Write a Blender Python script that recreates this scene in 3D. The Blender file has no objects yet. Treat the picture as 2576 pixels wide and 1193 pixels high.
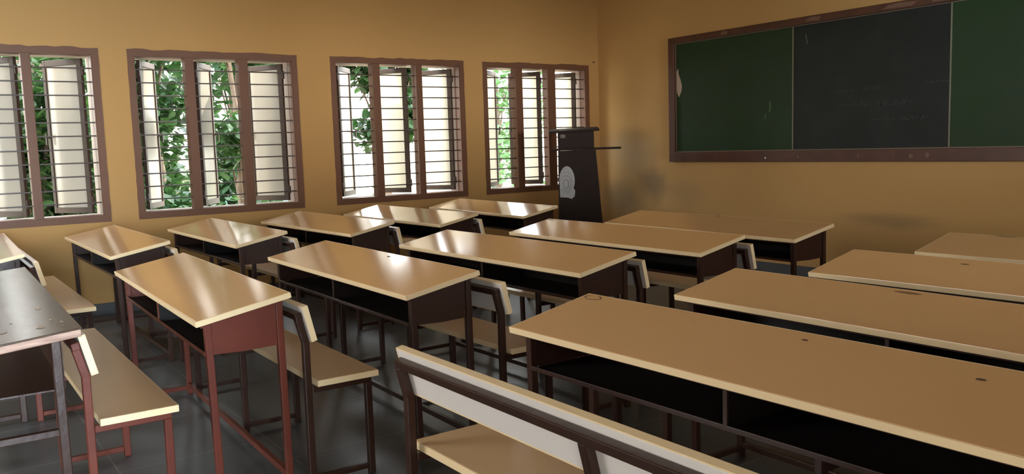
import bpy, bmesh, math, random
from mathutils import Vector, Matrix
random.seed(7)
R = math.radians
S = 1.743

# ------------------------------------------------------------------ camera
yaw, pitch, roll, FPX = R(-54.887), R(6.124), R(-1.793), 2166.228
fw = Vector((math.sin(yaw)*math.cos(pitch), math.cos(yaw)*math.cos(pitch), -math.sin(pitch)))
r0 = Vector((math.cos(yaw), -math.sin(yaw), 0)); u0 = r0.cross(fw)
rt = math.cos(roll)*r0 + math.sin(roll)*u0
up = -math.sin(roll)*r0 + math.cos(roll)*u0
cd = bpy.data.cameras.new('camera')
cam = bpy.data.objects.new('camera', cd)
bpy.context.scene.collection.objects.link(cam)
cd.sensor_width = 36; cd.lens = FPX/2576*36; cd.clip_start = .05; cd.clip_end = 300
m = Matrix((rt, up, -fw)).transposed().to_4x4(); m.translation = Vector((0, 0, 1.281))
cam.matrix_world = m
bpy.context.scene.camera = cam
sc = bpy.context.scene
sc.view_settings.view_transform = 'Standard'; sc.view_settings.look = 'None'
sc.view_settings.gamma = 1; sc.view_settings.use_curve_mapping = False
sc.view_settings.exposure = 0.95

# ------------------------------------------------------------------ world and lights
W = bpy.data.worlds.new('sky'); sc.world = W; W.use_nodes = True
nt = W.node_tree; nt.nodes.clear()
wo = nt.nodes.new('ShaderNodeOutputWorld'); bg = nt.nodes.new('ShaderNodeBackground')
tc = nt.nodes.new('ShaderNodeTexCoord'); sp = nt.nodes.new('ShaderNodeSeparateXYZ'); cr = nt.nodes.new('ShaderNodeValToRGB')
nt.links.new(tc.outputs['Generated'], sp.inputs[0]); nt.links.new(sp.outputs['Z'], cr.inputs[0])
cr.color_ramp.elements[0].position = 0.0; cr.color_ramp.elements[0].color = (1, .97, .90, 1)
cr.color_ramp.elements[1].position = .7; cr.color_ramp.elements[1].color = (.80, .90, 1, 1)
nt.links.new(cr.outputs[0], bg.inputs[0]); bg.inputs[1].default_value = 6.0
nt.links.new(bg.outputs[0], wo.inputs[0])

def lamp(name, kind, loc, direction, energy, color, **kw):
    l = bpy.data.lights.new(name, kind); l.energy = energy; l.color = color
    for k, v in kw.items(): setattr(l, k, v)
    o = bpy.data.objects.new(name, l); sc.collection.objects.link(o)
    o.location = loc; o.rotation_euler = Vector(direction).to_track_quat('-Z', 'Y').to_euler()
    return o
# sun outside: low over the garden from beyond the blackboard wall; the thick window reveals keep it out of the room
lamp('sun', 'SUN', (-12, 20, 20), (.10, -.75, -.55), 4.5, (1, .92, .78), angle=R(1.5))
# bright yard seen through the open doorway in the right wall, and the rear window, both outside the frame
lamp('doorway_daylight', 'AREA', (6.0, -.95, 1.25), (-1, 0, 0), 760, (.70, .86, 1), shape='RECTANGLE', size=1.4, size_y=2.0)
lamp('corridor_daylight', 'AREA', (9.0, 3.5, 1.60), (-1, 0, 0), 560, (1, .96, .90), shape='RECTANGLE', size=2.6, size_y=1.0)
lamp('rear_window_daylight', 'AREA', (-4.4, -2.36, 1.7), (0, 1, 0), 40, (1, .96, .92), shape='RECTANGLE', size=2.4, size_y=1.3)

# ------------------------------------------------------------------ helpers
def coll(o): sc.collection.objects.link(o)
def tag(o, label=None, cat=None, group=None, kind=None):
    if label: o['label'] = label
    if cat: o['category'] = cat
    if group: o['group'] = group
    if kind: o['kind'] = kind
    return o
def empty(name, loc=(0, 0, 0), rz=0):
    o = bpy.data.objects.new(name, None); o.empty_display_size = .1
    o.location = loc; o.rotation_euler = (0, 0, rz); coll(o); return o
def build(name, bm, mats, parent=None, loc=None, smooth=False):
    bmesh.ops.recalc_face_normals(bm, faces=bm.faces)
    me = bpy.data.meshes.new(name); bm.to_mesh(me); bm.free()
    for mt in (mats if isinstance(mats, (list, tuple)) else [mats]): me.materials.append(mt)
    if smooth:
        for p in me.polygons: p.use_smooth = True
    o = bpy.data.objects.new(name, me); coll(o)
    if parent: o.parent = parent
    if loc: o.location = loc
    return o
def box(bm, a, b, bev=0, mi=0, mat=None):
    x0, y0, z0 = a; x1, y1, z1 = b
    t = bmesh.new()
    bmesh.ops.create_cube(t, size=1)
    for v in t.verts:
        v.co = Vector(((x0+x1)/2+v.co.x*(x1-x0), (y0+y1)/2+v.co.y*(y1-y0), (z0+z1)/2+v.co.z*(z1-z0)))
    if bev: bmesh.ops.bevel(t, geom=list(t.edges), offset=bev, segments=2, profile=.5, affect='EDGES')
    if mat is not None: bmesh.ops.transform(t, matrix=mat, verts=t.verts)
    for f in t.faces: f.material_index = mi
    me = bpy.data.meshes.new('t'); t.to_mesh(me); t.free(); bm.from_mesh(me); bpy.data.meshes.remove(me)
def prism(bm, pts, axis, a, b, bev=0):
    """polygon pts (2d) extruded along axis from a to b; axis x: pts=(y,z); y: (x,z); z: (x,y)"""
    t = bmesh.new()
    def P(p, c): return {'x': (c, p[0], p[1]), 'y': (p[0], c, p[1]), 'z': (p[0], p[1], c)}[axis]
    A = [t.verts.new(P(p, a)) for p in pts]; B = [t.verts.new(P(p, b)) for p in pts]
    t.faces.new(A); t.faces.new(B[::-1]); n = len(pts)
    for i in range(n): t.faces.new((A[i], A[(i+1) % n], B[(i+1) % n], B[i]))
    bmesh.ops.recalc_face_normals(t, faces=t.faces)
    if bev: bmesh.ops.bevel(t, geom=list(t.edges), offset=bev, segments=2, profile=.5, affect='EDGES')
    me = bpy.data.meshes.new('t'); t.to_mesh(me); t.free(); bm.from_mesh(me); bpy.data.meshes.remove(me)
def bar(bm, p, q, w, h=None, bev=.002, upv=(0, 0, 1)):
    p, q = Vector(p), Vector(q); h = h or w
    d = (q-p); L = d.length; d.normalize(); u = Vector(upv)
    if abs(d.dot(u)) > .95: u = Vector((0, 1, 0))
    s = d.cross(u).normalized(); u = s.cross(d)
    M = Matrix((d, s, u)).transposed().to_4x4(); M.translation = p
    box(bm, (0, -w/2, -h/2), (L, w/2, h/2), bev, mat=M)
def copy_tree(o, parent=None):
    c = o.copy(); coll(c)
    if parent: c.parent = parent
    for ch in o.children: copy_tree(ch, c)
    return c

# ------------------------------------------------------------------ materials
def mat(name, color, rough=.5, spec=.5, metal=0, noise=None, bump=None, coat=0):
    """noise=(scale, amount, second colour[, stretch]); bump=(scale, strength)"""
    M = bpy.data.materials.new(name); M.use_nodes = True; n = M.node_tree; b = n.nodes['Principled BSDF']
    b.inputs['Base Color'].default_value = (*color, 1); b.inputs['Roughness'].default_value = rough
    b.inputs['Specular IOR Level'].default_value = spec; b.inputs['Metallic'].default_value = metal
    if coat: b.inputs['Coat Weight'].default_value = coat; b.inputs['Coat Roughness'].default_value = .08
    if noise or bump:
        t = n.nodes.new('ShaderNodeTexCoord'); mp = n.nodes.new('ShaderNodeMapping'); n.links.new(t.outputs['Object'], mp.inputs[0])
        if noise and len(noise) > 3: mp.inputs['Scale'].default_value = noise[3]
    if noise:
        x = n.nodes.new('ShaderNodeTexNoise'); x.inputs['Scale'].default_value = noise[0]; x.inputs['Detail'].default_value = 6
        n.links.new(mp.outputs[0], x.inputs[0])
        r = n.nodes.new('ShaderNodeMapRange'); r.inputs[1].default_value = .35; r.inputs[2].default_value = .7; r.inputs[4].default_value = noise[1]
        n.links.new(x.outputs[0], r.inputs[0])
        mx = n.nodes.new('ShaderNodeMix'); mx.data_type = 'RGBA'
        mx.inputs[6].default_value = (*color, 1); mx.inputs[7].default_value = (*noise[2], 1)
        n.links.new(r.outputs[0], mx.inputs[0]); n.links.new(mx.outputs[2], b.inputs['Base Color'])
    if bump:
        x = n.nodes.new('ShaderNodeTexNoise'); x.inputs['Scale'].default_value = bump[0]; x.inputs['Detail'].default_value = 4
        n.links.new(mp.outputs[0], x.inputs[0])
        bp = n.nodes.new('ShaderNodeBump'); bp.inputs['Strength'].default_value = bump[1]; bp.inputs['Distance'].default_value = .01
        n.links.new(x.outputs[0], bp.inputs['Height']); n.links.new(bp.outputs[0], b.inputs['Normal'])
    return M
LAM = mat('beige_laminate', (.74, .450, .205), .12, .5, noise=(2.2, .5, (.68, .395, .165)), bump=(2, .015))
EDGE = mat('cream_edge_band', (.86, .67, .40), .35)
BACKW = mat('white_back_laminate', (.74, .70, .66), .35, noise=(3, .4, (.66, .61, .56)))
SEAT = mat('seat_laminate', (.74, .50, .28), .28, .5, noise=(2.5, .5, (.66, .43, .23)), bump=(3, .02))
BROWN = mat('dark_brown_paint', (.040, .017, .011), .32, .35, noise=(9, .6, (.028, .013, .010)), bump=(40, .08))
RED = mat('oxide_red_paint', (.135, .030, .016), .38, .3, noise=(9, .6, (.085, .022, .016)), bump=(40, .08))
INSIDE = mat('shelf_shade_and_marks', (.010, .007, .006), .6, .2)  # near black puts the shelf interior's shade into the colour; nicks and nail reuse it
WOOD_DARK = mat('worn_dark_tabletop', (.075, .045, .026), .24, .4, noise=(6, .9, (.045, .028, .018)), bump=(12, .1))
WOOD_RAW = mat('raw_worn_wood', (.50, .32, .24), .55, noise=(9, .8, (.24, .13, .09), (1, 1, 8)), bump=(25, .3))
FRAMEP = mat('window_brown_paint', (.150, .068, .036), .5, .35, noise=(5, .6, (.125, .055, .033)), bump=(15, .15))
SHUT = mat('shutter_dark_paint', (.045, .026, .016), .5, .3)
GRILLE = mat('grille_dark_steel', (.045, .025, .018), .4)
REVEAL = mat('pinkish_plaster', (.50, .39, .33), .8, bump=(20, .2))
BFRAME = mat('blackboard_frame_paint', (.085, .028, .014), .4, noise=(7, .8, (.05, .017, .009)), bump=(25, .2))
CHIP = mat('pale_chipped_patch', (.15, .085, .055), .6)
GREEN = mat('green_board', (.012, .034, .010), .5, .25, noise=(3, .8, (.016, .034, .016)))
BLACK = mat('black_board', (.009, .012, .011), .5, .25, noise=(3.5, .8, (.016, .020, .018)))
CHALK = mat('chalk', (.035, .040, .036), .8)
CHALKW = mat('bright_chalk', (.16, .17, .15), .8)
ALU = mat('thin_metal_trim', (.16, .15, .10), .4)
TORN = mat('torn_pale_patch', (.42, .32, .25), .8)
LECT = mat('lectern_dark_laminate', (.020, .010, .007), .55, .2, noise=(5, .5, (.014, .008, .006)))
EMBW = mat('emblem_grey_white', (.42, .43, .44), .6, noise=(25, .7, (.30, .31, .33)))
EMBD = mat('emblem_dark_line', (.10, .10, .11), .6)
LEAF = mat('leaf_green', (.022, .055, .024), .4, .4, noise=(1.2, .9, (.048, .090, .032)))
LEAF2 = mat('leaf_sunlit_pale', (.10, .22, .08), .4, .5, noise=(1.2, .9, (.16, .28, .11)))  # paler copy of the leaf green, sunlit haze put into the colour
BARK = mat('bark', (.14, .10, .075), .9, noise=(8, .8, (.22, .17, .13)), bump=(12, .6))
EXTW = mat('outside_cream_wall', (.80, .72, .50), .85, bump=(8, .2))
MINT = mat('mint_green_paint', (.20, .55, .42), .6)
GROUND = mat('dry_earth', (.45, .38, .28), .95, noise=(1, .7, (.30, .33, .18)))
CEIL = mat('ceiling_whitewash', (.38, .32, .24), .9)
for M_ in (LEAF, LEAF2):   # thin leaves let some light through
    n = M_.node_tree; b = n.nodes['Principled BSDF']; out = n.nodes['Material Output']
    tr = n.nodes.new('ShaderNodeBsdfTranslucent'); tr.inputs[0].default_value = (.06, .16, .035, 1)
    ms = n.nodes.new('ShaderNodeMixShader'); ms.inputs[0].default_value = .25
    n.links.new(b.outputs[0], ms.inputs[1]); n.links.new(tr.outputs[0], ms.inputs[2]); n.links.new(ms.outputs[0], out.inputs[0])
def frosted(name, col, tr_w):
    M = bpy.data.materials.new(name); M.use_nodes = True; n = M.node_tree; n.nodes.clear()
    o = n.nodes.new('ShaderNodeOutputMaterial'); d = n.nodes.new('ShaderNodeBsdfDiffuse'); t = n.nodes.new('ShaderNodeBsdfTranslucent')
    g = n.nodes.new('ShaderNodeBsdfGlossy'); g.inputs['Roughness'].default_value = .12
    d.inputs[0].default_value = (*col, 1); t.inputs[0].default_value = (*col, 1)
    m1 = n.nodes.new('ShaderNodeMixShader'); m1.inputs[0].default_value = tr_w
    m2 = n.nodes.new('ShaderNodeMixShader'); fr = n.nodes.new('ShaderNodeFresnel'); fr.inputs[0].default_value = 1.5
    n.links.new(d.outputs[0], m1.inputs[1]); n.links.new(t.outputs[0], m1.inputs[2])
    n.links.new(fr.outputs[0], m2.inputs[0]); n.links.new(m1.outputs[0], m2.inputs[1]); n.links.new(g.outputs[0], m2.inputs[2])
    n.links.new(m2.outputs[0], o.inputs[0]); return M
PANE = frosted('shaded_frosted_pane', (.56, .52, .45), .5)  # dimmer copy of the glass, tree shade put into its colour
PANEC = frosted('sunlit_frosted_pane', (.92, .88, .78), .75)  # brighter copy of the same glass, sunlight from behind put into its colour

def wall_material():
    """ochre distemper with uneven fading; grime and a painted-in sheen near the corner of the board wall"""
    M = bpy.data.materials.new('ochre_wall_paint'); M.use_nodes = True; n = M.node_tree; b = n.nodes['Principled BSDF']
    b.inputs['Roughness'].default_value = .75; b.inputs['Specular IOR Level'].default_value = .3
    g = n.nodes.new('ShaderNodeNewGeometry'); L = n.links.new
    n1 = n.nodes.new('ShaderNodeTexNoise'); n1.inputs['Scale'].default_value = 1.1; n1.inputs['Detail'].default_value = 5; L(g.outputs['Position'], n1.inputs[0])
    mx = n.nodes.new('ShaderNodeMix'); mx.data_type = 'RGBA'; mx.inputs[6].default_value = (.50, .295, .108, 1); mx.inputs[7].default_value = (.45, .265, .098, 1)
    L(n1.outputs[0], mx.inputs[0]); prev = mx.outputs[2]
    def blob(centre, size, color, amount, prev):
        mp = n.nodes.new('ShaderNodeMapping'); mp.vector_type = 'POINT'
        mp.inputs['Scale'].default_value = [1/s for s in size]; mp.inputs['Location'].default_value = [-c_/s for c_, s in zip(centre, size)]
        L(g.outputs['Position'], mp.inputs[0])
        nz = n.nodes.new('ShaderNodeTexNoise'); nz.inputs['Scale'].default_value = 1.3; nz.inputs['Detail'].default_value = 5; L(mp.outputs[0], nz.inputs[0])
        ln = n.nodes.new('ShaderNodeVectorMath'); ln.operation = 'LENGTH'; L(mp.outputs[0], ln.inputs[0])
        ad = n.nodes.new('ShaderNodeMath'); ad.operation = 'ADD'; L(ln.outputs['Value'], ad.inputs[0]); L(nz.outputs[0], ad.inputs[1])
        mr = n.nodes.new('ShaderNodeMapRange'); mr.interpolation_type = 'SMOOTHSTEP'
        mr.inputs[1].default_value = .7; mr.inputs[2].default_value = 1.6; mr.inputs[3].default_value = amount; mr.inputs[4].default_value = 0
        L(ad.outputs[0], mr.inputs[0])
        k = n.nodes.new('ShaderNodeMix'); k.data_type = 'RGBA'; L(mr.outputs[0], k.inputs[0]); L(prev, k.inputs[6]); k.inputs[7].default_value = (*color, 1)
        return k.outputs[2]
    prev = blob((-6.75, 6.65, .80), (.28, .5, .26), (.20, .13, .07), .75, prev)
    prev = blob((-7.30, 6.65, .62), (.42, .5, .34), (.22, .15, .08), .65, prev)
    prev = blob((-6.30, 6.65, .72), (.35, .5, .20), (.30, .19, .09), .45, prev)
    prev = blob((-7.15, 6.65, 1.15), (.55, .5, .30), (.44, .33, .20), .5, prev)  # greyish sheen by the corner, painted into the wall colour
    prev = blob((-4.00, 6.65, .55), (.50, .5, .09), (.25, .16, .08), .6, prev)
    prev = blob((-7.63, 3.20, .95), (.4, .22, .16), (.45, .25, .10), .5, prev)
    prev = blob((-7.63, 1.45, .70), (.4, .16, .16), (.45, .25, .10), .5, prev)
    L(prev, b.inputs['Base Color'])
    nb = n.nodes.new('ShaderNodeTexNoise'); nb.inputs['Scale'].default_value = 25; L(g.outputs['Position'], nb.inputs[0])
    bp = n.nodes.new('ShaderNodeBump'); bp.inputs['Strength'].default_value = .08; bp.inputs['Distance'].default_value = .01
    L(nb.outputs[0], bp.inputs['Height']); L(bp.outputs[0], b.inputs['Normal'])
    return M
WALL = wall_material()

def floor_material():
    M = bpy.data.materials.new('grey_slate_floor'); M.use_nodes = True; n = M.node_tree; b = n.nodes['Principled BSDF']; L = n.links.new
    g = n.nodes.new('ShaderNodeNewGeometry')
    br = n.nodes.new('ShaderNodeTexBrick'); br.inputs['Scale'].default_value = 1; br.offset = .5
    br.inputs['Brick Width'].default_value = .62; br.inputs['Row Height'].default_value = .62; br.inputs['Mortar Size'].default_value = .004
    br.inputs['Mortar Smooth'].default_value = .4
    br.inputs['Color1'].default_value = (.060, .064, .068, 1); br.inputs['Color2'].default_value = (.080, .084, .086, 1); br.inputs['Mortar'].default_value = (.15, .15, .15, 1)
    L(g.outputs['Position'], br.inputs[0])
    nz = n.nodes.new('ShaderNodeTexNoise'); nz.inputs['Scale'].default_value = 4; nz.inputs['Detail'].default_value = 7; L(g.outputs['Position'], nz.inputs[0])
    mr = n.nodes.new('ShaderNodeMapRange'); mr.inputs[1].default_value = .3; mr.inputs[2].default_value = .7; mr.inputs[3].default_value = .65; mr.inputs[4].default_value = 1.35; L(nz.outputs[0], mr.inputs[0])
    ml = n.nodes.new('ShaderNodeVectorMath'); ml.operation = 'SCALE'; L(br.outputs[0], ml.inputs[0]); L(mr.outputs[0], ml.inputs['Scale'])
    L(ml.outputs[0], b.inputs['Base Color'])
    m2 = n.nodes.new('ShaderNodeMapRange'); m2.inputs[3].default_value = .22; m2.inputs[4].default_value = .5; L(nz.outputs[0], m2.inputs[0]); L(m2.outputs[0], b.inputs['Roughness'])
    bp = n.nodes.new('ShaderNodeBump'); bp.inputs['Strength'].default_value = .15; bp.inputs['Distance'].default_value = .01
    L(nz.outputs[0], bp.inputs['Height']); L(bp.outputs[0], b.inputs['Normal'])
    return M
FLOOR = floor_material()
SKIRT = mat('slate_skirting', (.075, .078, .080), .4, noise=(5, .6, (.05, .052, .055)))

# ------------------------------------------------------------------ room shell
XW, YB, XR, YR, H = -7.627, 6.651, .90, -2.25, 3.30
TH = .23
ZB, ZT = .758, 2.153
WINY = [(0.02, 1.368), (1.581, 3.026), (3.348, 4.819), (5.051, 6.503)]     # outer edges of the painted borders
BW = .052
bm = bmesh.new(); box(bm, (XW-TH, YR-TH, -.12), (XR+TH, YB+TH, 0)); box(bm, (XR+TH, YR-2.4, -.12), (3.6, YB+TH, -.01)); box(bm, (XW-TH, YR-2.4, -.12), (XR+TH, YR-TH, -.01)); tag(build('floor', bm, FLOOR), kind='structure')  # strips beyond the walls are unseen, added to shut out light from below
bm = bmesh.new(); box(bm, (XW-TH, YR-2.4, H), (3.8, YB+TH, H+.15)); tag(build('ceiling', bm, CEIL), kind='structure')  # overhang past right and rear walls is unseen, added to block sky light
bm = bmesh.new()
x0, x1 = XW-TH, XW
box(bm, (x0, YR-TH, 0), (x1, YB+TH, ZB+BW)); box(bm, (x0, YR-TH, ZT-BW), (x1, YB+TH, H))
ys = [YR-TH]
for a, b in WINY: ys += [a+BW, b-BW]
ys.append(YB+TH)
for i in range(0, len(ys), 2): box(bm, (x0, ys[i], ZB+BW), (x1, ys[i+1], ZT-BW))
bmesh.ops.remove_doubles(bm, verts=bm.verts, dist=1e-5)
tag(build('wall_left', bm, WALL), kind='structure')
bm = bmesh.new(); box(bm, (XW, YB, 0), (XR, YB+TH, H)); tag(build('wall_front', bm, WALL), kind='structure')
DY0, DY1, DZ = -1.15, .10, 2.15
SY0, SY1, SZ0, SZ1 = 2.7, 5.2, 1.35, 2.2
bm = bmesh.new()
box(bm, (XR, YR-TH, 0), (XR+TH, DY0, H)); box(bm, (XR, DY0, DZ), (XR+TH, DY1, H)); box(bm, (XR, DY1, 0), (XR+TH, SY0, H))
box(bm, (XR, SY0, 0), (XR+TH, SY1, SZ0)); box(bm, (XR, SY0, SZ1), (XR+TH, SY1, H)); box(bm, (XR, SY1, 0), (XR+TH, YB+TH, H))
tag(build('wall_right', bm, WALL), kind='structure')
RX0, RX1, RZ0, RZ1 = -5.6, -3.2, 1.05, 2.35
bm = bmesh.new()
box(bm, (XW, YR-TH, 0), (RX0, YR, H)); box(bm, (RX1, YR-TH, 0), (XR, YR, H))
box(bm, (RX0, YR-TH, 0), (RX1, YR, RZ0)); box(bm, (RX0, YR-TH, RZ1), (RX1, YR, H))
tag(build('wall_back', bm, WALL), kind='structure')
bm = bmesh.new(); box(bm, (XW, YR, 0), (XW+.012, YB, .095), .002); tag(build('baseboard_left', bm, SKIRT), kind='structure')
bm = bmesh.new(); box(bm, (XW+.013, YB-.012, 0), (XR, YB, .095), .002); tag(build('baseboard_front', bm, SKIRT), kind='structure')
# doorway frame behind the camera
bm = bmesh.new()
box(bm, (XR+.02, DY0, 0), (XR+.12, DY0+.05, DZ)); box(bm, (XR+.02, DY1-.05, 0), (XR+.12, DY1, DZ)); box(bm, (XR+.02, DY0+.05, DZ-.05), (XR+.12, DY1-.05, DZ))
tag(build('door_1', bm, FRAMEP), kind='structure')

# ------------------------------------------------------------------ windows
def wobble_border(y0, y1, z0, z1, seed):
    """painted band on the wall around the opening, outer edge a little uneven"""
    rnd = random.Random(seed)
    inner, outer = [], []
    N = 22
    def jit(top): return rnd.uniform(-.004, .008) if top else rnd.uniform(-.002, .002)
    yi0, yi1, zi0, zi1 = y0+BW, y1-BW, z0+BW, z1-BW
    for i in range(N+1):
        t = i/N; outer.append((y0+(y1-y0)*t, z1+(jit(1) if 0 < i < N else 0))); inner.append((yi0+(yi1-yi0)*t, zi1))
    for i in range(1, N+1):
        t = i/N; outer.append((y1+(jit(0) if i < N else 0), z1-(z1-z0)*t)); inner.append((yi1, zi1-(zi1-zi0)*t))
    for i in range(1, N+1):
        t = i/N; outer.append((y1-(y1-y0)*t, z0+(jit(0)*.6 if i < N else 0))); inner.append((yi1-(yi1-yi0)*t, zi0))
    for i in range(1, N):
        t = i/N; outer.append((y0+jit(0), z0+(z1-z0)*t)); inner.append((yi0, zi0+(zi1-zi0)*t))
    bm = bmesh.new(); n = len(outer); x0, x1 = XW-.001, XW+.005
    A = [bm.verts.new((x1, *p)) for p in outer]; B = [bm.verts.new((x1, *p)) for p in inner]
    C = [bm.verts.new((x0, *p)) for p in outer]; D = [bm.verts.new((x0, *p)) for p in inner]
    for i in range(n):
        j = (i+1) % n
        bm.faces.new((A[i], A[j], B[j], B[i])); bm.faces.new((A[i], C[i], C[j], A[j])); bm.faces.new((B[i], B[j], D[j], D[i]))
    return bm

def make_window(idx, y0, y1, mull, shutters, pane_mat, extra=None):
    yi0, yi1, zi0, zi1 = y0+BW, y1-BW, ZB+BW, ZT-BW
    w = tag(empty('window_%d' % idx, (XW, (y0+y1)/2, ZB)), kind='structure')
    def P(name, bm, mt, par=None):
        o = build(name, bm, mt)
        if par is None:
            o.parent = w; o.matrix_parent_inverse = Matrix.Translation(-Vector(w.location))
        else:
            o.parent = par
        return o
    P('painted_border', wobble_border(y0, y1, ZB, ZT, idx), FRAMEP)
    fx0, fx1 = XW-.095, XW-.001
    bm = bmesh.new(); t = .006
    # thin jambs/head/sill lining the opening, then the mullions
    box(bm, (fx0, yi0, zi0), (fx1, yi0+t, zi1)); box(bm, (fx0, yi1-t, zi0), (fx1, yi1, zi1))
    box(bm, (fx0, yi0, zi0), (fx1, yi1, zi0+t)); box(bm, (fx0, yi0, zi1-t), (fx1, yi1, zi1))
    P('window_frame', bm, FRAMEP)
    for a, b in mull:
        bm = bmesh.new(); box(bm, (fx0, a, zi0), (XW+.004, b, zi1), .003); P('mullion', bm, FRAMEP)
    # plastered reveal outside the frame
    bm = bmesh.new(); rx0, rx1 = XW-TH-.012, fx0-.001
    box(bm, (rx0, yi0, zi0), (rx1, yi0+.008, zi1)); box(bm, (rx0, yi1-.008, zi0), (rx1, yi1, zi1))
    box(bm, (rx0, yi0, zi1-.008), (rx1, yi1, zi1)); box(bm, (rx0, yi0, zi0), (rx1, yi1, zi0+.008))
    P('plaster_reveal', bm, REVEAL)
    NB = 11
    for k in range(NB):
        z = zi0+(zi1-zi0)*(k+1)/(NB+1)
        bm = bmesh.new(); bar(bm, (XW-.035, yi0+.002, z), (XW-.035, yi1-.002, z), .011, .011, .002); P('grille_bar', bm, GRILLE)
    for (yh, side, ang, hw) in shutters:
        z0, z1 = zi0+.02, zi1-.02; hh = z1-z0
        s = empty('shutter', (XW-.118-XW, yh-w.location[1], z0-ZB)); s.parent = w
        # local x runs from hinge edge to free edge, local y is thickness
        d = Vector((-math.sin(R(ang)), (1 if side == 'L' else -1)*math.cos(R(ang)), 0))
        s.rotation_euler = (0, 0, math.atan2(d.y, d.x))
        st, th = .048, .028
        bm = bmesh.new()
        box(bm, (0, -th/2, 0), (st, th/2, hh), .003); box(bm, (hw-.03, -th/2, 0), (hw, th/2, hh), .003)
        box(bm, (st, -th/2, 0), (hw-.03, th/2, st), .003); box(bm, (st, -th/2, hh-st), (hw-.03, th/2, hh), .003)
        P('shutter_frame', bm, SHUT, s)
        bm = bmesh.new(); box(bm, (st-.004, -.003, st-.004), (hw-.026, .003, hh-st+.004)); P('pane', bm, pane_mat, s)
        bm = bmesh.new()
        sg = -1 if side == 'L' else 1
        bar(bm, (hw-.015, sg*(th/2), hh*.5), (hw-.015, sg*(th/2+.03), hh*.5), .012); bar(bm, (hw-.015, sg*(th/2+.03), hh*.5-.06), (hw-.015, sg*(th/2+.03), hh*.5+.03), .012)
        P('handle', bm, GRILLE, s)
        for zz in (.10, hh-.10):
            bm = bmesh.new(); box(bm, (-.012, -.012, zz-.035), (.012, .012, zz+.035), .002); P('hinge', bm, GRILLE, s)
    return w
make_window(1, *WINY[0], [(.385, .452), (.818, .884)], [(.36, 'R', 58, .40), (.79, 'R', 56, .40), (1.261, 'R', 54, .40)], PANE)
make_window(2, *WINY[1], [(2.035, 2.108), (2.492, 2.572)], [(1.686, 'L', 60, .40), (2.153, 'L', 57, .40), (2.93, 'R', 58, .40)], PANE)
make_window(3, *WINY[2], [(3.782, 3.858), (4.255, 4.325)], [(3.463, 'L', 48, .39), (4.21, 'R', 60, .40), (4.737, 'R', 62, .40)], PANEC)
make_window(4, *WINY[3], [(5.477, 5.563), (5.905, 6.015)], [(5.151, 'L', 38, .36), (5.90, 'R', 55, .38), (6.40, 'R', 62, .38)], PANEC)
# rear window behind the camera
def plain_window(idx, loc, rz, width, hh):
    wr = tag(empty('window_%d' % idx, loc, rz), kind='structure'); w2 = width/2
    bm = bmesh.new()
    for a, b in ((-w2, -w2+.05), (-.42, -.36), (.36, .42), (w2-.05, w2)): box(bm, (a, -.12, 0), (b, -.03, hh))
    box(bm, (-w2, -.12, 0), (w2, -.03, .05)); box(bm, (-w2, -.12, hh-.05), (w2, -.03, hh))
    build('window_frame', bm, FRAMEP, wr)
plain_window(5, ((RX0+RX1)/2, YR, RZ0), 0, RX1-RX0, RZ1-RZ0)
plain_window(6, (XR, (SY0+SY1)/2, SZ0), R(-90), SY1-SY0, SZ1-SZ0)

# ------------------------------------------------------------------ green and black board
brd = tag(empty('chalkboard', (-6.475, YB, 1.0475)), 'long wall chalkboard, green panels either side of a black one, in dark brown frame', 'chalkboard')
BL, BH = 4.50, 1.2745
bm = bmesh.new()
box(bm, (0, -.045, 0), (BL, -.002, .100), .003); box(bm, (0, -.045, BH-.062), (BL, -.002, BH), .003)
box(bm, (0, -.045, .100), (.080, -.002, BH-.062), .003); box(bm, (BL-.08, -.045, .100), (BL, -.002, BH-.062), .003)
bf = build('board_frame', bm, BFRAME, brd)
for nm, a, b, mt in (('green_panel', .080, 1.523, GREEN), ('black_panel', 1.523, 2.958, BLACK), ('green_panel', 2.958, BL-.080, GREEN)):
    bm = bmesh.new(); box(bm, (a+.001, -.018, .100), (b-.001, -.002, BH-.062)); build(nm, bm, mt, brd)
for a in (1.523, 2.958):
    bm = bmesh.new(); box(bm, (a-.006, -.022, .101), (a+.006, -.012, BH-.064), .001); build('joint_strip', bm, ALU, brd)
bm = bmesh.new()
box(bm, (.080, -.024, .100), (.092, -.012, BH-.062)); box(bm, (.092, -.024, .100), (BL-.08, -.012, .110)); box(bm, (.092, -.022, BH-.070), (BL-.08, -.012, BH-.063))
build('inner_trim', bm, mat('dull_trim', (.13, .09, .06), .5), brd)
# torn pale patch by the left edge
bm = bmesh.new(); pts = [(.094, .93), (.118, .96), (.122, .90), (.150, .84), (.168, .775), (.158, .72), (.125, .665), (.104, .70), (.094, .74)]
prism(bm, pts, 'y', -.0195, -.0175); build('torn_patch', bm, TORN, brd)
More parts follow.
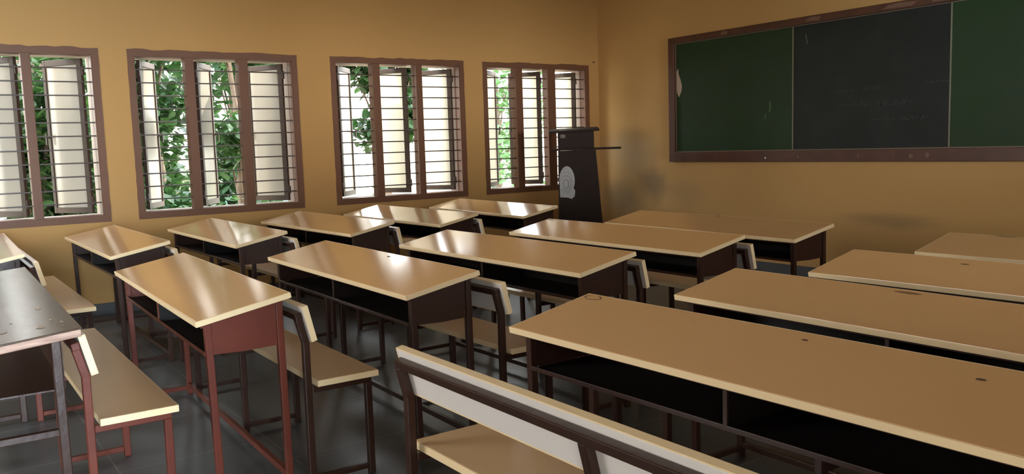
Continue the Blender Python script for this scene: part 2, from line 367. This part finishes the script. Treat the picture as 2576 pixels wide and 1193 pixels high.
# chalk strokes (mostly wiped)
def stroke(bm, pts, w=.010, y=-.0186):
    for p, q in zip(pts, pts[1:]):
        d = Vector((q[0]-p[0], q[1]-p[1])); L = d.length or 1e-6; nx, nz = -d.y/L*w/2, d.x/L*w/2
        f = [bm.verts.new((p[0]+nx, y, p[1]+nz)), bm.verts.new((q[0]+nx, y, q[1]+nz)), bm.verts.new((q[0]-nx, y, q[1]-nz)), bm.verts.new((p[0]-nx, y, p[1]-nz))]
        bm.faces.new(f)
bm = bmesh.new(); stroke(bm, [(1.655, 1.125), (1.665, 1.08), (1.672, 1.035)], .006); build('chalk_stroke', bm, CHALKW, brd)
def scribble(x, z, n, h, seed):
    rnd = random.Random(seed); out = []; cx = x
    for i in range(n):
        pts = []; wd = rnd.uniform(.02, .035)
        for k in range(6):
            pts.append((cx+wd*k/5+rnd.uniform(-.006, .006), z+rnd.uniform(-.3, .5)*h*(1.6 if rnd.random() < .25 else 1)))
        out.append(pts); cx += wd+rnd.uniform(.006, .018)
    return out
for (x, z, n, h, s_) in ((1.95, .60, 5, .02, 1), (2.22, .60, 4, .045, 2), (1.98, .475, 4, .02, 3), (2.12, .475, 5, .05, 4), (2.36, .470, 7, .05, 5), (2.30, .345, 5, .025, 6), (2.56, .345, 6, .04, 7), (2.76, .62, 5, .02, 8)):
    for p in scribble(x, z, n, h, s_):
        bm = bmesh.new(); stroke(bm, p, .0055); build('chalk_letter', bm, CHALK, brd)
bm = bmesh.new(); stroke(bm, [(1.27, .56), (1.275, .50), (1.262, .46)], .012); stroke(bm, [(1.22, .44), (1.215, .40)], .010); build('chalk_smear', bm, mat('green_smear', (.09, .15, .07), .8), brd)
for (x, z, a, b) in ((1.24, .036, .008, .008),):
    bm = bmesh.new(); bmesh.ops.create_uvsphere(bm, u_segments=12, v_segments=8, radius=a)
    bmesh.ops.transform(bm, matrix=Matrix.Translation((x, -.047, z)), verts=bm.verts); build('push_pin', bm, mat('pale_pin', (.9, .85, .6), .4), bf)
rnd = random.Random(4)
for (x, z, a, b) in ((1.56, .07, .010, .012), (1.60, .045, .020, .030), (1.64, .05, .005, .030), (1.80, .085, .09, .004), (2.20, .05, .028, .022), (2.52, .05, .007, .055), (2.51, .078, .016, .007), (2.62, .085, .006, .018), (2.66, .090, .012, .004), (2.665, .045, .040, .045), (2.80, .05, .035, .05), (3.0, .085, .05, .004)):
    bm = bmesh.new(); pts = [(x+a/2*math.cos(t)*rnd.uniform(.75, 1.1), z+b/2*math.sin(t)*rnd.uniform(.75, 1.1)) for t in [k*math.tau/9 for k in range(9)]]
    prism(bm, pts, 'y', -.0462, -.0448); build('paint_chip', bm, CHIP, bf)
for (x, a) in ((.75, .10), (1.75, .16), (2.55, .3), (2.9, .18), (3.3, .12)):
    bm = bmesh.new(); prism(bm, [(x-a/2, BH-.045), (x+a/3, BH-.050), (x+a/2, BH-.02), (x, BH-.012), (x-a/3, BH-.02)], 'y', -.0458, -.0448); build('scuff_mark', bm, mat('frame_scuff', (.15, .075, .05), .6), bf)

# ------------------------------------------------------------------ desks
L0, D0 = 1.708, .349
def top_z(y, D=D0): return .694+(.760-.694)*y/D
def make_desk(paint, L=L0, lam=LAM, edge=EDGE):
    t = empty('school_desk'); D = D0; T = .021; e = .004
    # sloping laminate top, low edge on the pupil's side (y=0)
    s = math.atan2(.066, D); SL = math.hypot(D, .066)
    Mx = Matrix.Translation((0, 0, .694)) @ Matrix.Rotation(s, 4, 'X')
    bm = bmesh.new(); box(bm, (e, e, -T), (L-e, SL-e, 0), .0015, mat=Mx); build('desktop', bm, lam, t)
    bm = bmesh.new()
    box(bm, (0, 0, -T), (L, e, -.0006), .0008, mat=Mx); box(bm, (0, SL-e, -T), (L, SL, -.0006), .0008, mat=Mx)
    box(bm, (0, e, -T), (e, SL-e, -.0006), .0008, mat=Mx); box(bm, (L-e, e, -T), (L, SL-e, -.0006), .0008, mat=Mx)
    build('edge_band', bm, edge, t)
    xi, yl, yh = .050, .052, .315
    # rim of angle iron under the top
    bm = bmesh.new()
    box(bm, (.028, .020, -T-.014), (L-.028, .036, -T), mat=Mx)
    box(bm, (.028, .036, -T-.012), (.044, SL-.03, -T), mat=Mx); box(bm, (L-.044, .036, -T-.012), (L-.028, SL-.03, -T), mat=Mx)
    build('top_rail', bm, paint, t)
    zs = .555
    for x in (xi, L-xi):
        for y in (yl, yh):
            bm = bmesh.new(); sh = .012 if y == yl else .006
            bar(bm, (x, y+sh, 0), (x, y, top_z(y)-T-.012), .026, .026, .003); build('leg', bm, paint, t)
    for x, sx in ((xi, -1), (L-xi, 1)):
        bm = bmesh.new(); xx = x+sx*.004
        prism(bm, [(yl+.012, zs+.004), ((yl+yh)/2, zs), (yh-.012, zs+.004), (yh-.012, top_z(yh-.012)-T-.010), (yl+.012, top_z(yl+.012)-T-.010)], 'x', xx-.0015, xx+.0015); build('side_panel', bm, paint, t)
    bm = bmesh.new()
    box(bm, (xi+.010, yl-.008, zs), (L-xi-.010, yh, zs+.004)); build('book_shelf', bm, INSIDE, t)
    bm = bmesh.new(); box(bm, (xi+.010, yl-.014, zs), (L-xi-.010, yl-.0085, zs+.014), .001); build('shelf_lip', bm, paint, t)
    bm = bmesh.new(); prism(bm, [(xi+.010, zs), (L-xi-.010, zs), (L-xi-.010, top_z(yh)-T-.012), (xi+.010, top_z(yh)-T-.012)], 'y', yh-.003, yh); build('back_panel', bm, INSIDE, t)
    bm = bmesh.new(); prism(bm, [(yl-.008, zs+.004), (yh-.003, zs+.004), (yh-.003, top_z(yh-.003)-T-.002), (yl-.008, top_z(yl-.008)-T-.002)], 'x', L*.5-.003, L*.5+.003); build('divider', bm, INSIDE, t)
    bm = bmesh.new(); box(bm, (L*.5-.007, yl-.0145, zs+.0145), (L*.5+.007, yl-.0085, top_z(yl-.012)-T-.003), .001); build('divider_post', bm, paint, t)
    for x in (xi, L-xi):
        bm = bmesh.new(); bar(bm, (x, yl+.024, .034), (x, yh-.006, .034), .022, .022); build('foot_bar', bm, paint, t)
    bm = bmesh.new(); bar(bm, (xi+.013, yh+.004, .05), (L-xi-.013, yh+.004, .05), .022, .024); build('foot_rail', bm, paint, t)
    return t

def make_bench(paint, L=L0):
    """y=0 is the rear of the backrest top; the pupil faces +y"""
    t = empty('school_bench'); T = .024; e = .003
    bm = bmesh.new(); box(bm, (e, .045+e, .420-T), (L-e, .295-e, .420), .0015); build('seat', bm, SEAT, t)
    bm = bmesh.new(); z0, z1 = .420-T, .4194
    box(bm, (0, .045, z0), (L, .045+e, z1), .0008); box(bm, (0, .295-e, z0), (L, .295, z1), .0008)
    box(bm, (0, .045+e, z0), (e, .295-e, z1), .0008); box(bm, (L-e, .045+e, z0), (L, .295-e, z1), .0008)
    build('seat_edge_band', bm, EDGE, t)
    # backrest board leaning back
    tilt = R(13); Bh, Bt = .140, .022
    Mx = Matrix.Translation((0, .031, .570)) @ Matrix.Rotation(tilt, 4, 'X')
    bm = bmesh.new(); box(bm, (.004+.001, 0, .004), (L-.005, Bt, Bh-.004), .0015, mat=Mx); build('backrest', bm, BACKW, t)
    bm = bmesh.new()
    box(bm, (0, -.0005, Bh-.004), (L, Bt+.0005, Bh), .001, mat=Mx); box(bm, (0, -.0005, 0), (L, Bt+.0005, .004), .001, mat=Mx)
    box(bm, (0, -.0005, .004), (.004, Bt+.0005, Bh-.004), .001, mat=Mx); box(bm, (L-.004, -.0005, .004), (L, Bt+.0005, Bh-.004), .001, mat=Mx)
    build('backrest_edge_band', bm, EDGE, t)
    P = lambda h, off: Vector((0, .031-math.sin(tilt)*h-off*math.cos(tilt), .570+math.cos(tilt)*h-off*math.sin(tilt)))
    w = .026; a = P(.0, w/2+.001); b = P(.104, w/2+.001)
    for i, x in enumerate((.035, L/2, L-.035)):
        bm = bmesh.new(); bar(bm, (x, a.y, 0), (x, a.y, a.z+.002), w, w, .003); bar(bm, (x, a.y, a.z-.003), (x, b.y, b.z-.010), w, w, .003); build('rear_leg', bm, paint, t)
        bm = bmesh.new(); bar(bm, (x, .262, 0), (x, .262, .370), w, w, .003); build('front_leg', bm, paint, t)
        bm = bmesh.new(); bar(bm, (x, a.y+w/2, .3825), (x, .275, .3825), w, .025, .003); build('seat_bar', bm, paint, t)
        bm = bmesh.new(); bar(bm, (x, a.y+w/2, .034), (x, .262-w/2, .034), .022, .022, .003); build('foot_bar', bm, paint, t)
    bm = bmesh.new(); bar(bm, (.022, b.y, b.z), (L-.022, b.y, b.z), w, w, .003, upv=(0, math.sin(-tilt), math.cos(tilt))); build('back_rail', bm, paint, t)
    return t

DG = 'laminate-topped school desks standing in rows'
BG = 'school benches with low backrests standing in rows'
DESKS = {   # fit-unit position of the low left corner, rotation in degrees
 'M1': (-2.749, .488, -1.86, 'oxide red desk with beige laminate top, nearest of the middle column'),
 'M2': (-2.713, .940, -1.41, 'desk directly behind the oxide red one, dark nick near its far edge'),
 'M3': (-2.681, 1.399, .42, 'third desk of the middle column, faint window reflection on its left half'),
 'M4': (-2.723, 1.900, .17, 'fourth desk of the middle column, glare on its left corner below the lectern'),
 'M5': (-2.728, 2.396, -2.46, 'dull brown desk farthest in the middle column, right of the lectern'),
 'W1': (-4.144, .550, .05, 'desk against the window wall below the gap between the two leftmost windows'),
 'W2': (-4.134, .973, .14, 'desk below the second window from the left, greenish reflection on its top'),
 'W3': (-4.153, 1.416, 1.54, 'desk below the gap between second and third windows, reflection at its right end'),
 'W4': (-4.202, 1.876, .55, 'desk below the third window from the left with white reflections across its top'),
 'W5': (-4.245, 2.416, -2.99, 'farthest desk of the window column, white glare on top, in front of the lectern'),
 'R1': (-1.296, .897, 1.17, 'large foreground desk at lower right with ring stain at its far left corner'),
 'R2': (-1.317, 1.353, -.64, 'desk directly behind the large foreground desk at lower right'),
 'R3': (-1.306, 1.811, 1.29, 'third desk back in the right column, dim beige top below the chalkboard'),
 'R4': (-1.323, 2.321, 1.29, 'farthest desk of the right column, dim top by the chalkboard wall at right edge'),
}
protoD = make_desk(BROWN)
marks = {}
first = True
desk_obj = {}
for k, (x, y, rz, lab) in DESKS.items():
    if k == 'M1': o = make_desk(RED)
    elif first: o = protoD; first = False
    else: o = copy_tree(protoD)
    o.location = (x*S, y*S, 0); o.rotation_euler = (0, 0, R(rz)); tag(o, lab, 'desk', DG); desk_obj[k] = o
# W0: seen only by the end of its top at the left edge of the picture
o = copy_tree(protoD); o.location = (-5.50-L0, .215, 0); tag(o, 'desk by the left picture edge, only the pale right end of its top in view', 'desk', DG)

# small marks on the tops
STAINM = mat('dark_stain', (.16, .09, .05), .35)
def mark(k, x, y, a, b, seed=0, ring=False, name='stain', mt=None):
    rnd = random.Random(seed); s = math.atan2(.066, D0)
    bm = bmesh.new(); n = 18; zt = .694+.066/D0*y
    pts = [(a*math.cos(t)*rnd.uniform(.93, 1.05), b*math.sin(t)*rnd.uniform(.93, 1.05)) for t in [i*math.tau/n for i in range(n)]]
    P = lambda p: (x+p[0], y+p[1], .694+.066/D0*(y+p[1])+.0006)
    if ring:
        A = [bm.verts.new(P(p)) for p in pts]; B = [bm.verts.new(P((p[0]*.84, p[1]*.84))) for p in pts]
        for i in range(n):
            if i in (4, 5, 11): continue
            bm.faces.new((A[i], A[(i+1) % n], B[(i+1) % n], B[i]))
    else: bm.faces.new([bm.verts.new(P(p)) for p in pts])
    build(name, bm, mt or STAINM, desk_obj[k])
mark('M2', .93, .305, .014, .007, 1, mt=INSIDE, name='nick')
mark('R1', .055, .318, .040, .020, 2, ring=True, name='ring_stain')
mark('R1', .90, .30, .010, .005, 3); mark('R1', 1.36, .27, .012, .006, 4)
mark('W5', 1.58, .325, .05, .010, 5); mark('M4', .05, .325, .045, .010, 6); mark('M4', .13, .33, .02, .006, 7)
mark('M5', .80, .335, .02, .006, 8, mt=INSIDE); mark('R3', .53, .28, .018, .006, 9); mark('R4', .28, .335, .05, .006, 10)
mark('R2', .75, .32, .05, .010, 11, mt=mat('faint_stain', (.30, .17, .08), .35))

# worn dark desk at the left edge
t = tag(empty('worn_desk', (-4.82, .085, 0), R(-1.2)), 'worn dark brown topped desk at lower left with chipped bare wood edge', 'desk')
Lw, Dw = 1.885, .40
def wt(x, y, z): return (x, y, z)
bm = bmesh.new(); s = math.atan2(.04, Dw); Mx = Matrix.Translation((0, 0, .722)) @ Matrix.Rotation(s, 4, 'X')
box(bm, (0, 0, -.006), (Lw, .372, 0), .002, mat=Mx); build('desktop', bm, WOOD_DARK, t)
bm = bmesh.new(); box(bm, (.004, .003, -.030), (Lw-.005, .369, -.0062), .004, mat=Mx); build('wooden_edge', bm, WOOD_RAW, t)
for (x, y, a, b, sd) in ((1.74, .27, .030, .014, 1), (1.64, .31, .022, .006, 2), (1.80, .33, .010, .005, 3), (1.72, .335, .030, .005, 4), (1.55, .20, .014, .006, 5), (1.70, .17, .012, .012, 6), (1.35, .30, .05, .01, 7)):
    rnd = random.Random(sd); bm = bmesh.new(); n = 14
    vs = [bm.verts.new(Mx @ Vector((x+a*math.cos(q)*rnd.uniform(.6, 1.15), y+b*math.sin(q)*rnd.uniform(.6, 1.15), .0008))) for q in [i*math.tau/n for i in range(n)]]
    bm.faces.new(vs); build('worn_patch', bm, mat('pale_wear', (.34, .27, .20), .4), t)
for x in (.05, Lw-.075):
    for y in (.04, .30):
        bm = bmesh.new(); bar(bm, (x, y+.005, 0), (x, y, .722+.04*y/Dw-.032), .028, .028, .003); build('leg', bm, BROWN, t)
    bm = bmesh.new(); bar(bm, (x, .06, .034), (x, .29, .034), .022); build('foot_bar', bm, BROWN, t)
    bm = bmesh.new(); bar(bm, (x, .06, .42), (x, .29, .42), .022); build('cross_bar', bm, BROWN, t)
bm = bmesh.new(); box(bm, (.063, .05, .55), (Lw-.09, .315, .555)); build('book_shelf', bm, BROWN, t)
bm = bmesh.new(); box(bm, (.063, .316, .55), (Lw-.09, .320, .71)); build('back_panel', bm, BROWN, t)

BEN = [  # right end of backrest top (x, y), rotation, label, paint
 (-3.060, .420, -.6, 'bench at lower left between the worn dark desk and the oxide red desk, greyish seat', 'r'),
 (-3.020, 1.165, -.9, 'bench just behind the oxide red desk, its right half in full view', 'b'),
 (-2.932, 2.000, 0, 'bench behind the second desk of the middle column, backrest end beside the big foreground desk', 'b'),
 (-2.987, 2.855, .2, 'bench behind the third desk of the middle column, white backrest end peeking out', 'b'),
 (-3.014, 3.680, -.6, 'bench behind the fourth desk of the middle column, nearest the blackboard of its column', 'b'),
 (-5.437, .560, 0, 'brown seated bench against the window wall at the left, beyond the worn dark desk', 'b'),
 (-5.467, 1.315, 0, 'bench of the window column behind the leftmost full desk, thin sliver of backrest in view', 'b'),
 (-5.433, 2.070, .8, 'bench of the window column with pale backrest end beyond the desk with foliage reflection', 'b'),
 (-5.545, 2.885, 1.0, 'bench of the window column, narrow cream backrest end left of the third middle desk', 'b'),
 (-5.613, 3.643, -.8, 'farthest bench of the window column, short backrest end under the white glare desk', 'b'),
 (-.495, 1.125, 0, 'large foreground bench at bottom centre seen from behind, white back board and brown rail', 'b'),
 (-.52, 1.950, 0, 'shadowed bench between the two nearest desks of the right column', 'b')]
protoB = make_bench(BROWN); first = True
for (x, y, rz, lab, p) in BEN:
    if p == 'r': o = make_bench(RED)
    elif first: o = protoB; first = False
    else: o = copy_tree(protoB)
    o.location = (x-L0*math.cos(R(rz)), y-L0*math.sin(R(rz)), 0); o.rotation_euler = (0, 0, R(rz)); tag(o, lab, 'bench', BG)

# ------------------------------------------------------------------ lectern
lec = tag(empty('lectern', (-6.80, 5.62, 0), R(51.5)), 'tall dark lectern standing in the room corner with a wide shelf and grey white emblem', 'lectern')
# local x to the right as seen, local y away from the camera
bm = bmesh.new(); prism(bm, [(-.205, 0), (.275, 0), (.185, 1.205), (-.190, 1.205)], 'y', -.17, -.150, .002); build('front_panel', bm, LECT, lec)
for sx, xb, xt in ((-1, -.205, -.190), (1, .275, .185)):
    bm = bmesh.new(); t_ = .018
    a = [(xb, 0), (xt, 1.205), (xt-sx*t_, 1.205), (xb-sx*t_, 0)]
    prism(bm, a, 'y', -.149, .17, .001); build('side_panel', bm, LECT, lec)
bm = bmesh.new(); box(bm, (-.170, .150, .02), (.170, .166, 1.19)); build('back_panel', bm, LECT, lec)
bm = bmesh.new(); box(bm, (-.265, -.20, 1.206), (.435, .20, 1.226), .004); build('shelf', bm, LECT, lec)
bm = bmesh.new(); box(bm, (-.190, -.165, 1.2265), (.170, -.147, 1.395), .002); box(bm, (-.190, -.146, 1.2265), (-.172, .15, 1.41)); box(bm, (.152, -.146, 1.2265), (.170, .15, 1.41)); build('upper_box', bm, LECT, lec)
bm = bmesh.new(); Mt = Matrix.Translation((0, 0, 1.398)) @ Matrix.Rotation(R(4), 4, 'X') @ Matrix.Rotation(R(-1.5), 4, 'Y')
box(bm, (-.275, -.20, 0), (.225, .19, .022), .004, mat=Mt); build('reading_top', bm, LECT, lec)
# emblem: rounded shape with concentric rings
em = []
for i in range(28):
    a = i*math.tau/28; rx = .078; rz_ = .150 if math.sin(a) > 0 else .115
    em.append((-.108+rx*math.cos(a), .90+rz_*math.sin(a)))
bm = bmesh.new(); prism(bm, em, 'y', -.1725, -.1702); E = build('emblem', bm, EMBW, lec)
bm = bmesh.new(); prism(bm, [(-.180, .74), (-.10, .735), (-.065, .72), (-.035, .745), (-.028, .80), (-.05, .84), (-.10, .86), (-.182, .86)], 'y', -.1722, -.1702); build('emblem_base', bm, EMBW, E)
for (rx, rz_, w_, z) in ((.028, .048, .005, .872), (.050, .080, .0035, .878), (.064, .108, .0025, .884)):
    bm = bmesh.new(); n = 28; cx = -.118
    for i in range(n):
        if w_ < .005 and 8 < i < 17: continue
        a, b = i*math.tau/n, (i+1)*math.tau/n
        q = [(cx+rx*math.cos(a), z+rz_*math.sin(a)), (cx+rx*math.cos(b), z+rz_*math.sin(b)), (cx+(rx-w_)*math.cos(b), z+(rz_-w_)*math.sin(b)), (cx+(rx-w_)*math.cos(a), z+(rz_-w_)*math.sin(a))]
        bm.faces.new([bm.verts.new((p[0], -.1728, p[1])) for p in q])
    build('emblem_ring', bm, EMBD, E)
bm = bmesh.new(); box(bm, (-.165, -.1668, 1.33), (-.115, -.1652, 1.365)); build('paper_sticker', bm, mat('sticker_grey', (.16, .13, .11), .6), lec)

# nail high on the window wall near the corner
bm = bmesh.new(); bar(bm, (XW, 6.575, 2.19), (XW+.02, 6.575, 2.19), .012); tag(build('wall_nail', bm, INSIDE), 'tiny dark nail in the wall above right of the last window', 'nail')

# ------------------------------------------------------------------ outside
bm = bmesh.new(); box(bm, (-60, -50, -.75), (60, 50, -.6)); tag(build('ground', bm, GROUND), kind='structure')
bm = bmesh.new(); box(bm, (-19.3, -6, -.6), (-19, 7.5, 1.35)); yw = build('boundary_wall', bm, EXTW)
tag(yw, 'cream garden wall seen through the second window behind the leaves', 'wall')
bm = bmesh.new(); box(bm, (-18.99, -5.99, -.6), (-18.95, 7.5, .35)); build('mint_band', bm, MINT, yw)

def leaf_mesh(bm, pos, size, rnd, droop=.5):
    a = rnd.uniform(0, math.tau); d = Vector((math.cos(a), math.sin(a), rnd.uniform(-droop-.5, .5))).normalized()
    s = d.cross(Vector((rnd.uniform(-.5, .5), rnd.uniform(-.5, .5), 1))).normalized(); up_ = s.cross(d)
    L, w = size, size*rnd.uniform(.28, .42)
    p = [pos, pos+d*L*.3+s*w-up_*L*.03, pos+d*L*.7+s*w*.8-up_*L*.08, pos+d*L-up_*L*.2, pos+d*L*.7-s*w*.8-up_*L*.08, pos+d*L*.3-s*w-up_*L*.03]
    v = [bm.verts.new(q) for q in p]; m1 = bm.verts.new(pos+d*L*.5-up_*L*.09)
    for i in range(6): bm.faces.new((v[i], v[(i+1) % 6], m1))
def tree(loc, h, rad, nleaf, size, mt, lab, seed, trunk_r=.10, lean=(0, 0), blobs=9, zlow=.2, cat='tree', grp='trees outside the windows'):
    rnd = random.Random(seed); t = tag(empty('tree', loc), lab, cat, grp)
    bm = bmesh.new(); pts = [Vector((0, 0, 0))]
    for i in range(1, 8): pts.append(Vector((lean[0]*i/7+rnd.uniform(-.06, .06), lean[1]*i/7+rnd.uniform(-.06, .06), h*.8*i/7)))
    def tube(ps, r0_, r1_):
        rings = []
        for i, p in enumerate(ps):
            r = r0_+(r1_-r0_)*i/(len(ps)-1); rings.append([bm.verts.new(p+Vector((r*math.cos(k*math.tau/8), r*math.sin(k*math.tau/8), 0))) for k in range(8)])
        for A, B in zip(rings, rings[1:]):
            for k in range(8): bm.faces.new((A[k], A[(k+1) % 8], B[(k+1) % 8], B[k]))
    tube(pts, trunk_r, trunk_r*.4)
    cs = []
    for i in range(blobs):
        a = rnd.uniform(0, math.tau); r = rad*rnd.uniform(.2, .8); z = h*rnd.uniform(zlow, 1)
        c_ = Vector((lean[0]*.6+r*math.cos(a), lean[1]*.6+r*math.sin(a), z)); cs.append(c_)
        b = pts[min(7, max(1, int(7*(z/h)*.8)))]; tube([b, (b+c_)/2+Vector((0, 0, -.1)), c_], trunk_r*.3, trunk_r*.08)
    build('trunk', bm, BARK, t, smooth=True)
    bm = bmesh.new()
    for i in range(nleaf):
        c_ = cs[i % len(cs)]; v = Vector((rnd.gauss(0, 1), rnd.gauss(0, 1), rnd.gauss(0, 1))).normalized()*rad*.55*rnd.random()**.45
        leaf_mesh(bm, c_+v, size*rnd.uniform(.6, 1.2), rnd)
    tag(build('foliage', bm, mt, t), kind='stuff'); return t
tree((-10.4, 1.2, -.6), 4.3, .85, 5200, .15, LEAF, 'dark leafy tree filling the leftmost window', 1, blobs=13, zlow=.1)
tree((-12.8, 2.95, -.6), 4.6, 1.05, 6500, .18, LEAF, 'dark broad leaved tree behind the left bay of the second window', 2, blobs=13, zlow=.12)
tree((-10.9, 3.55, -.6), 4.2, .62, 2600, .15, LEAF, 'leafy tree behind the middle bay of the second window', 3, blobs=9, zlow=.45)
tree((-11.2, 5.50, -.6), 3.35, .62, 2300, .17, LEAF, 'tree with slanting grey trunk behind the left bay of the third window', 5, trunk_r=.09, lean=(0, .35), blobs=12, zlow=.64)
tree((-17.0, 5.4, -.6), 4.4, 1.5, 2600, .24, LEAF, 'farther tree behind the right half of the second window', 21, blobs=11, zlow=.15)
tree((-15.5, 10.6, -.6), 4.2, 1.4, 1900, .17, LEAF2, 'pale sunlit tree behind the left bay of the last window', 8, blobs=9, zlow=.3)
tree((-16.5, 1.9, -.6), 5.2, 1.7, 5500, .24, LEAF, 'farther dark tree glimpsed between the near trees at left', 9, blobs=12, zlow=.2)
def shrub(loc, h, rad, n, size, lab, seed):
    rnd = random.Random(seed); t = tag(empty('shrub', loc), lab, 'shrub', 'shrubs outside the windows')
    bm = bmesh.new()
    for i in range(9):
        a = rnd.uniform(0, math.tau); bar(bm, (0, 0, 0), (rad*.6*math.cos(a), rad*.6*math.sin(a), h*.8), .012, .012, 0)
    build('stem', bm, BARK, t)
    bm = bmesh.new()
    for i in range(n):
        a = rnd.uniform(0, math.tau); r = rad*rnd.random()**.5; leaf_mesh(bm, Vector((r*math.cos(a), r*math.sin(a), h*rnd.uniform(.15, 1)*(1-.3*r/rad))), size*rnd.uniform(.6, 1.2), rnd)
    tag(build('foliage', bm, LEAF, t), kind='stuff')
shrub((-8.7, .98, -.6), 1.45, .28, 600, .13, 'low leafy shrub below the leftmost window', 11)
shrub((-9.4, 2.90, -.6), 1.5, .45, 600, .15, 'low glossy shrub behind the foot of the second window', 12)
shrub((-9.6, 4.65, -.6), 1.5, .30, 160, .15, 'low shrub behind the foot of the third window', 13)
